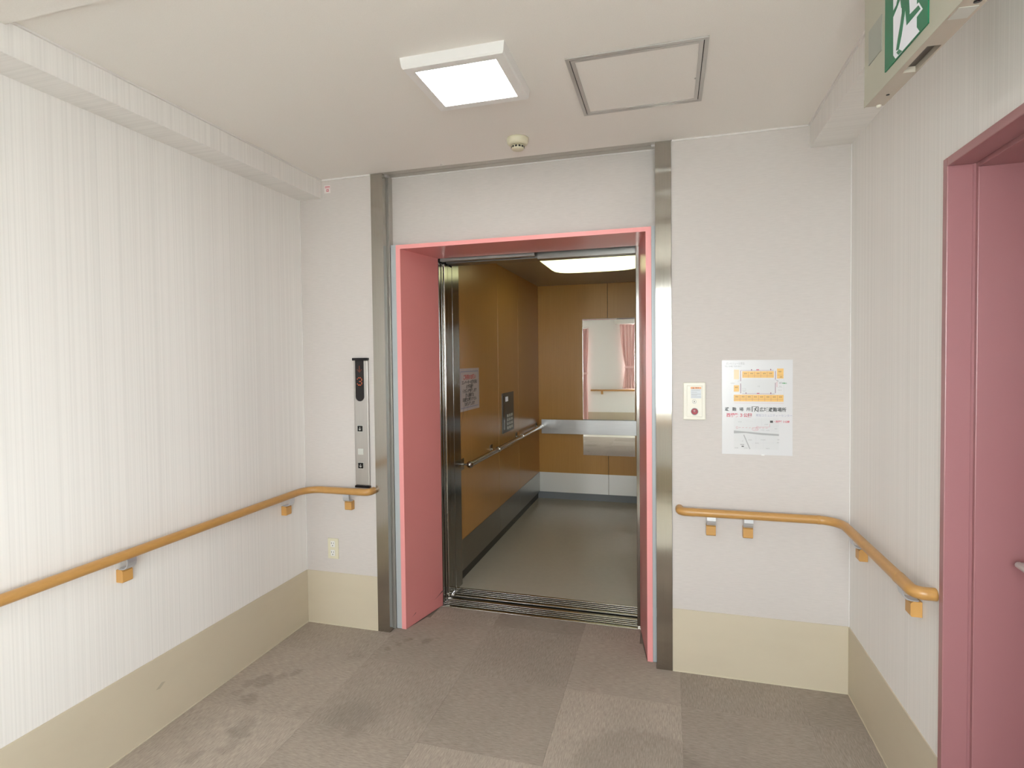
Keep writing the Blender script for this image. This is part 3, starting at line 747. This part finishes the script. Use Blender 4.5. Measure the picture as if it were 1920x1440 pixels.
# emergency call plate right of the lift
ec = thing('emergency_call_panel', 'cream wall plate with orange warning label and round red button', 'call panel', (.188, -.01, 1.201))
MB().box(.138, .237, -.009, -.0005, 1.201, 1.375, cream, .004).build('plate', ec)
MB().box(.154, .222, -.0125, -.009, 1.216, 1.360, cream, .002).build('cover', ec)
lb = MB().box(.171, .217, -.0135, -.0125, 1.301, 1.354, mat('label_grey', (0.55, 0.57, 0.60), 0.4)).build('warning_label', ec)
q = MB().box(.171, .217, -.0139, -.0135, 1.345, 1.354, ink_org)
q.prism([(.179, -.0139, 1.3465), (.186, -.0139, 1.3465), (.1825, -.0139, 1.3525)], (0, -.0003, 0), ink)
q.text('警 告', (.200, -.0142, 1.3495), (1, 0, 0), (0, 0, 1), .007, ink)
for z, n_ in ((1.338, 9), (1.329, 6), (1.321, 10), (1.316, 6), (1.308, 10)):
    q.box(.174, .174+.0042*n_, -.0139, -.0135, z-.0010, z+.0010, ink_grey)
q.build('print', lb)
ic = MB().lathe([(.0095, 0), (.0095, -.0006), (.0080, -.0006), (.0080, 0)], (.187, -.0126, 1.286), 'y', 28, ink_grey)
ic.box(.185, .189, -.0133, -.0126, 1.284, 1.289, ink).box(.1815, .1925, -.0132, -.0126, 1.2805, 1.2818, ink_grey)
ic.build('pictogram', ec, fixn=True)
bt = MB().lathe([(.0165, 0), (.0165, -.004), (.0140, -.0045), (.0140, -.0005)], (.188, -.0125, 1.240), 'y', 32, ink_grey).build('button_ring', ec, fixn=True)
bb = MB().lathe([(.0138, 0), (.0138, -.003), (.011, -.0045), (.0002, -.005)], (.188, -.0128, 1.240), 'y', 32, red_btn)
bb.text('非常', (.188, -.0185, 1.240), (1, 0, 0), (0, 0, 1), .008, ink)
bb.build('button', ec)

# ------------------------------------------------------------------ evacuation sheet
ev = thing('evacuation_poster', 'white laminated evacuation sheet with orange floor plan and street map', 'poster', (.455, -.001, 1.045))
EX0, EX1, EZ0, EZ1 = .308, .604, 1.046, 1.476
bx('sheet', (EX0, EX1, -.0018, -.0004, EZ0, EZ1), paper, ev)
def fx(X): return EX0+(X-88)/967*(EX1-EX0)
def fz(Z): return EZ1-(Z-112)/1273*(EZ1-EZ0)
def rect(mb, X0, X1, Z0, Z1, m, lvl=1):
    y = -.0018-.0002*lvl
    mb.add([(fx(X0), y, fz(Z1)), (fx(X1), y, fz(Z1)), (fx(X1), y, fz(Z0)), (fx(X0), y, fz(Z0))], [(0, 1, 2, 3)], m)
def seg(mb, X0, Z0, X1, Z1, wd, m, lvl=2):
    y = -.0018-.0002*lvl
    a = Vector((fx(X0), y, fz(Z0))); b = Vector((fx(X1), y, fz(Z1))); t = (b-a).normalized(); n = Vector((-t.z, 0, t.x))*wd/2
    q = [a-n, b-n, b+n, a+n]
    if (q[1]-q[0]).cross(q[2]-q[0]).y > 0: q.reverse()
    mb.add(q, [(0, 1, 2, 3)], m)
def etext(mb, s_, X, Z, size, m, align='LEFT', off=0.0, sx=1.0):
    mb.text(s_, (fx(X), -.0028, fz(Z)), (sx, 0, 0), (0, 0, 1), size, m, align, off)
pl = MB()
rect(pl, 352, 826, 374, 560, ink_lg)
for a in ((372, 803, 262, 350), (255, 933, 578, 668), (845, 932, 228, 360), (255, 328, 450, 536)): rect(pl, *a, ink_or, 1)
rect(pl, 256, 328, 240, 370, mat('faded_orange_ink', (0.78, 0.62, 0.40), .35), 1)
for X in (456, 541, 626, 711): seg(pl, X, 266, X, 346, .0007, ink_maroon)
for k in range(7): seg(pl, 340+k*85, 582, 340+k*85, 664, .0007, ink_maroon)
seg(pl, 376, 325, 800, 325, .0007, ink_maroon); seg(pl, 258, 638, 930, 638, .0007, ink_maroon)
seg(pl, 847, 315, 930, 315, .0006, ink_maroon)
for k in range(5): etext(pl, '居室', 416+k*86, 294, .0062, ink, 'CENTER')
for k in range(8): etext(pl, '居室', 298+k*85, 607, .0062, ink, 'CENTER')
etext(pl, '食堂', 882, 270, .0062, ink, 'CENTER'); etext(pl, '倉庫', 898, 340, .0055, ink, 'CENTER'); etext(pl, '浴室', 290, 480, .0062, ink, 'CENTER')
for a in ((350, 250, 350, 395, .0022), (350, 425, 350, 560, .0022), (824, 260, 824, 375, .0022), (824, 415, 824, 556, .0022), (350, 252, 800, 250, .0012), (370, 565, 815, 565, .0014)): seg(pl, *a, ink_maroon)
for X, Z in ((500, 243), (760, 240), (424, 558), (762, 555)): rect(pl, X-6, X+6, Z-9, Z+9, ink_maroon, 2)
rect(pl, 565, 603, 236, 250, ink_red, 2); rect(pl, 572, 608, 552, 565, ink_red, 2)
seg(pl, 352, 378, 824, 378, .0006, ink_pale); etext(pl, '中庭', 597, 465, .0055, ink_grey, 'CENTER')
for a in ((366, 495, 420, 495), (420, 495, 420, 548), (366, 515, 420, 515), (345, 392, 315, 392), (315, 392, 315, 410)): seg(pl, *a, .0008, ink_grey)
etext(pl, '洗濯', 394, 534, .005, ink_grey, 'CENTER'); etext(pl, '非常口', 240, 425, .0062, ink_grey, 'CENTER'); etext(pl, '非常口', 945, 424, .0062, ink_green, 'CENTER', .0003)
seg(pl, 845, 400, 845, 475, .0015, ink_red); seg(pl, 830, 385, 856, 385, .0010, ink); seg(pl, 856, 385, 856, 405, .0010, ink)
rect(pl, 870, 915, 405, 432, ink_pale, 1); etext(pl, 'EV', 892, 418, .0055, ink_grey, 'CENTER'); etext(pl, '階段', 890, 465, .0055, ink_grey, 'CENTER'); etext(pl, '現在地', 882, 515, .005, ink_grey, 'CENTER')
seg(pl, 935, 362, 935, 578, .0006, ink_pale); seg(pl, 255, 688, 935, 688, .0008, ink_red); seg(pl, 855, 480, 920, 480, .0006, ink_grey)
pl.build('floor_plan', ev)
hd_ = MB()
etext(hd_, 'ボンセジュール草加', 145, 160, .0125, ink_grey, sx=.70)
etext(hd_, 'TEL (048) 928-2011', 125, 196, .0092, ink_grey, sx=.98)
hd_.build('building_name', ev); hd_ = MB()
for s_, X in (('避', 158), ('難', 262), ('場', 360), ('所', 460)): etext(hd_, s_, X, 778, .0185, ink, 'CENTER', .0003)
hd_.build('heading', ev); hd_ = MB()
etext(hd_, '広域避難場所', 608, 778, .0205, ink, off=.0004, sx=.90)
hd_.build('heading', ev); hd_ = MB()
for a in ((508, 738, 508, 806), (590, 738, 590, 806)): seg(hd_, *a, .0035, ink)
seg(hd_, 504, 738, 594, 738, .0018, ink)
seg(hd_, 560, 752, 540, 805, .003, ink); seg(hd_, 548, 770, 580, 800, .003, ink); seg(hd_, 530, 768, 572, 762, .0025, ink); rect(hd_, 560, 572, 742, 754, ink, 2)
hd_.build('exit_symbol', ev)
sb = MB()
etext(sb, '西緑第３公園', 150, 858, .0185, ink_red, off=.0007, sx=.98)
etext(sb, '草加コミュニティーセンター', 558, 855, .0125, ink_blue, off=.0001, sx=.93)
rect(sb, 752, 792, 922, 950, ink, 2); etext(sb, '・西緑第３公園', 796, 936, .0100, ink_red, off=.0004, sx=.95)
sb.build('place_names', ev)
mp_ = MB()
rect(mp_, 255, 872, 890, 1312, ink_lg)
y = -.0021
mp_.add([(fx(X), y, fz(Z)) for X, Z in ((255, 1103), (420, 1095), (640, 1116), (872, 1124), (872, 1100), (640, 1090), (440, 1076), (255, 1064))], [tuple(range(8))], ink_grey)
seg(mp_, 393, 1120, 478, 1310, .0042, ink_grey)
for k in range(9): seg(mp_, 325+k*46, 1023, 350+k*46, 1021, .0011, ink_red)
for a in ((580, 1012, 745, 1008), (748, 1008, 748, 965)): seg(mp_, *a, .0010, ink_red)
for cx_, cz_, ra, rb_ in ((550, 1040, 44, 22), (300, 1024, 14, 14), (578, 1010, 12, 10)):
    for k in range(20):
        a0, a1 = 2*PI*k/20, 2*PI*(k+1)/20
        seg(mp_, cx_+ra*math.cos(a0), cz_+rb_*math.sin(a0), cx_+ra*math.cos(a1), cz_+rb_*math.sin(a1), .0009, ink_red, 3)
for a in ((255, 990, 300, 1030), (300, 1040, 270, 1062), (400, 900, 440, 930), (440, 930, 520, 938), (550, 905, 550, 955), (640, 900, 640, 990), (760, 1000, 870, 990), (760, 1050, 870, 1065), (660, 1130, 660, 1300), (500, 1230, 870, 1215), (258, 1200, 380, 1205), (560, 1130, 560, 1300), (380, 1190, 378, 1215), (330, 1000, 330, 1062)): seg(mp_, *a, .0006, ink_pale)
for s_, X, Z in (('市役所', 340, 945), ('小学校', 650, 1052), ('中学校', 720, 1055), ('文化会館', 655, 1182), ('郵便局', 480, 1188), ('駅', 378, 1205), ('公民館', 700, 975), ('商店街', 575, 1228), ('病院', 830, 1030), ('交番', 862, 1175), ('銀行', 862, 1215), ('集会所', 722, 1296), ('体育館', 420, 1298), ('消防署', 290, 1300)): etext(mp_, s_, X, Z, .0052, ink_grey, 'CENTER')
rect(mp_, 345, 398, 1246, 1258, ink_grey, 2); rect(mp_, 362, 395, 1270, 1282, ink, 2); etext(mp_, 'この建物', 550, 1041, .0050, ink_red, 'CENTER')
mp_.build('street_map', ev)
tp = mat('clear_tape', (0.85, 0.85, 0.85), 0.12)
bx('tape', (fx(635), fx(678), -.0024, -.0018, fz(1392), fz(1380)), tp, ev)

# ------------------------------------------------------------------ ceiling light, hatch, detector
cl = thing('ceiling_light', 'square white LED panel light on the lobby ceiling', 'ceiling light', (-.605, -.835, ZC))
LX0, LX1, LY0, LY1, LZ = -.780, -.432, -1.000, -.672, 2.464
b = MB()
ring = lambda x0, x1, y0, y1, z: [(x0, y0, z), (x1, y0, z), (x1, y1, z), (x0, y1, z)]
def frame_rings(mb, rings, m):
    vs = [v for r_ in rings for v in r_]; fs = []
    for k in range(len(rings)-1):
        for i in range(4): a = k*4+i; c_ = k*4+(i+1) % 4; fs.append((a, a+4, c_+4, c_))
    mb.add(vs, fs, m)
o_ = .004; e_ = .031
frame_rings(b, [ring(LX0-.008, LX1+.008, LY0-.008, LY1+.008, ZC+.001), ring(LX0-.004, LX1+.004, LY0-.004, LY1+.004, LZ+.006), ring(LX0, LX1, LY0, LY1, LZ), ring(LX0+e_, LX1-e_, LY0+e_, LY1-e_, LZ+.001), ring(LX0+e_, LX1-e_, LY0+e_, LY1-e_, LZ+.006)], lamp_white)
b.build('frame', cl, fixn=True)
MB().box(LX0+e_, LX1-e_, LY0+e_, LY1-e_, LZ+.003, LZ+.02, led).build('diffuser', cl)
ah = thing('access_hatch', 'square ceiling access hatch with double aluminium frame', 'hatch', (-.03, -.62, ZC))
HX0, HX1, HY0, HY1 = -.260, .200, -.845, -.390
def frame_box(mb, x0, x1, y0, y1, w_, z0, z1, m):
    mb.box(x0, x1, y0, y0+w_, z0, z1, m).box(x0, x1, y1-w_, y1, z0, z1, m).box(x0, x0+w_, y0+w_, y1-w_, z0, z1, m).box(x1-w_, x1, y0+w_, y1-w_, z0, z1, m)
    return mb
frame_box(MB(), HX0, HX1, HY0, HY1, .013, ZC-.005, ZC-.0003, alu).build('outer_frame', ah)
frame_box(MB(), HX0+.016, HX1-.016, HY0+.016, HY1-.016, .013, ZC-.005, ZC-.0003, alu).build('inner_frame', ah)
frame_box(MB(), HX0+.013, HX1-.013, HY0+.013, HY1-.013, .003, ZC-.001, ZC-.0003, dark).build('gap', ah)
MB().box(HX0+.029, HX1-.029, HY0+.029, HY1-.029, ZC-.003, ZC-.0003, ceil_m).build('lid', ah)
MB().lathe([(.0005, -.001), (.005, -.001), (.005, 0)], (HX1-.030, -.58, ZC-.003), 'z', 14, alu).build('lock', ah)
sd = thing('smoke_detector', 'round cream smoke detector on the ceiling above the lift', 'smoke detector', (-.588, -.235, ZC))
scx, scy = -.588, -.235
sdb = MB().lathe([(.0005, -.0005), (.050, -.0005), (.050, -.008), (.047, -.022), (.040, -.030), (.030, -.032), (.0005, -.032)], (scx, scy, ZC), 'z', 40, ivory).build('base', sd, fixn=True)
MB().lathe([(.0005, -.0325), (.030, -.0325), (.029, -.047), (.025, -.051), (.0005, -.052)], (scx, scy, ZC), 'z', 32, ivory).build('sensor_head', sd, fixn=True)
for k in range(12):
    a = 2*PI*k/12-PI/2; t_ = Vector((-math.sin(a), math.cos(a), 0)); n_ = Vector((math.cos(a), math.sin(a), 0)); c0 = Vector((scx, scy, ZC-.041))+n_*.0292
    q = [c0-t_*.005+Vector((0, 0, -.0038)), c0+t_*.005+Vector((0, 0, -.0038)), c0+t_*.005+Vector((0, 0, .0038)), c0-t_*.005+Vector((0, 0, .0038))]
    MB().prism(q, n_*.0012, dark).build('vent_slot', sd)
tag(MB().lathe([(.0005, -.004), (.006, -.004), (.006, -.0005)], (-1.05, -.028, ZC), 'z', 14, ceil_m).build('ceiling_plug'), 'tiny grey plug in the ceiling near the lift head', 'plug')

# ------------------------------------------------------------------ exit sign on the right beam
P0 = Vector((.58602, -.98950, 2.1608)); T = Vector((.0566101, -.99839636, 0)); Nn = Vector((.99839636, .0566101, 0))  # along, into the wall
def sp(s_, z, d=0.0): return P0+T*s_+Vector((0, 0, z))+Nn*d
ex = thing('exit_sign', 'cream exit sign box with green running figure on the right beam', 'exit sign', tuple(sp(.235, 0, .03)))
SL, SH, SD = .470, .305, .0475
def sbox(mb, s0, s1, z0, z1, d0, d1, m):
    mb.prism([sp(s0, z0, d0), sp(s1, z0, d0), sp(s1, z1, d0), sp(s0, z1, d0)], Nn*(d1-d0), m); return mb
bd = MB(); lip = .010
sl0, sl1, sd0, sd1 = .183, .300, .015, .043      # recess in the underside
sbox(bd, 0, SL, .018, SH, 0, SD, sign_box)
for a, b_, c_, d_ in ((0, sl0, 0, SD), (sl1, SL, 0, SD), (sl0, sl1, 0, sd0), (sl0, sl1, sd1, SD)): sbox(bd, a, b_, 0.002, .018, c_, d_, sign_under)
bd.build('housing', ex)
MB_ = sbox(MB(), 0, SL, 0, .020, -.0012, 0, sign_box); MB_.build('front_lip', ex)
sbox(MB(), sl0+.001, sl1-.001, .015, .0178, sd0+.001, sd1-.001, sign_shade).build('recess_plate', ex)
MB().lathe([(.0005, -.001), (.004, -.001), (.004, 0)], tuple(sp(.285, .0145, .022)), 'z', 12, chrome).build('recess_screw', ex)
gp = sbox(MB(), .030, .109, .098, .187, -.0015, 0, sign_grey).build('strobe_window', ex)
gp['label'] = 'grey parallelogram lens'
pn = sbox(MB(), .133, .341, .030, .238, -.0030, 0, green).build('sign_panel', ex)
def flat(mb, pts, m, lvl): mb.prism([sp(s_, z, -.0030) for s_, z in pts], -Nn*(.0004*lvl), m)
pc = MB()
flat(pc, [(.178, .222), (.181, .047), (.193, .033), (.307, .033), (.294, .049), (.293, .222)], sign_white, 1)
flat(pc, [(.259, .100), (.303, .097), (.320, .073), (.294, .071), (.249, .074), (.243, .086)], sign_white, 2)
pc.build('doorway', pn)
mn = MB()
flat(mn, [(.225, .134), (.241, .122), (.239, .111), (.224, .071), (.210, .046), (.197, .050), (.205, .072), (.217, .098), (.225, .121)], green, 3)
flat(mn, [(.199, .044), (.212, .045), (.227, .033), (.209, .034)], green, 3)
flat(mn, [(.225, .133), (.259, .129), (.263, .095), (.303, .091), (.312, .078), (.249, .079), (.241, .122)], green, 3)
flat(mn, [(.214, .157), (.200, .148), (.179, .138), (.179, .152), (.197, .156), (.204, .170), (.226, .186), (.232, .176)], green, 3)
flat(mn, [(.222, .134), (.259, .128), (.262, .150), (.254, .180), (.232, .190), (.216, .160)], green, 3)
flat(mn, [(.250, .182), (.268, .160), (.290, .158), (.290, .149), (.262, .150), (.246, .166)], green, 3)
flat(mn, [(.228+.014*math.cos(2*PI*k/16), .205+.014*math.sin(2*PI*k/16)) for k in range(16)], green, 3)
mn.build('running_figure', pn)
MB().lathe([(.0005, -.006), (.005, -.0055), (.006, -.002), (.006, 0)], tuple(sp(.005, .0020, .033)), 'z', 16, cream).build('pull_knob', ex)
MB().lathe([(.0005, -.001), (.004, -.001), (.004, 0)], tuple(sp(.068, .0020, .030)), 'z', 12, black_pl).build('test_hole', ex)
MB().lathe([(.0005, -.001), (.007, -.001), (.007, 0)], tuple(sp(.455, .0020, .030)), 'z', 12, black_pl).build('test_hole', ex)
sbox(MB(), .400, .440, .0010, .0019, .006, .040, grey_pl).build('label_sticker', ex)
MB().prism([sp(.1, .25, SD), sp(.37, .25, SD), sp(.37, .30, SD), sp(.1, .30, SD)], (.030, 0, 0), sign_box).build('mount_plate', ex)

# ------------------------------------------------------------------ pink door in the right wall
d2 = MB()
J0 = DY0            # far jamb face towards the camera
d2.box(XR-.008, XR+.055, J0-.025, J0+.0, 0, DZ, pinkd, .0025)
d2.box(XR-.008, XR+.055, DY1, DY1+.025, 0, DZ, pinkd, .0025)
d2.box(XR-.008, XR+.055, DY1+.025, J0-.025, DZ-.025, DZ, pinkd, .0025)
do = struct(d2.build('door_2'), 'dusty pink steel door frame in the right wall')
MB().box(XR+.055, XR+.062, J0-.022, J0-.0, 0, DZ-.002, pinkd).box(XR+.055, XR+.062, DY1+.022, J0-.022, DZ-.022, DZ-.002, pinkd).build('groove', do)
MB().box(XR+.062, RW-.002, J0-.034, J0, 0, DZ-.004, pinkd, .002).box(XR+.062, RW-.002, DY1, DY1+.034, 0, DZ-.004, pinkd, .002).box(XR+.062, RW-.002, DY1+.034, J0-.034, DZ-.036, DZ-.004, pinkd, .002).build('inner_jamb', do)
lf = MB().box(RW, RW+.04, DY1+.005, J0-.004, .006, DZ-.006, pinkd).build('leaf', do)
hl = MB().tube([(RW-.0005, J0-.095, .925), (RW-.060, J0-.095, .925)], .010, 14, alu)
hl.tube([(RW-.060, J0-.085, .925), (RW-.064, J0-.15, .925), (RW-.060, J0-.205, .924)], [.009, .010, .008], 12, alu)
hl.lathe([(.0005, -.008), (.026, -.008), (.028, -.001)], (RW, J0-.095, .925), 'x', 24, alu)
hl.build('lever_handle', lf, fixn=True)
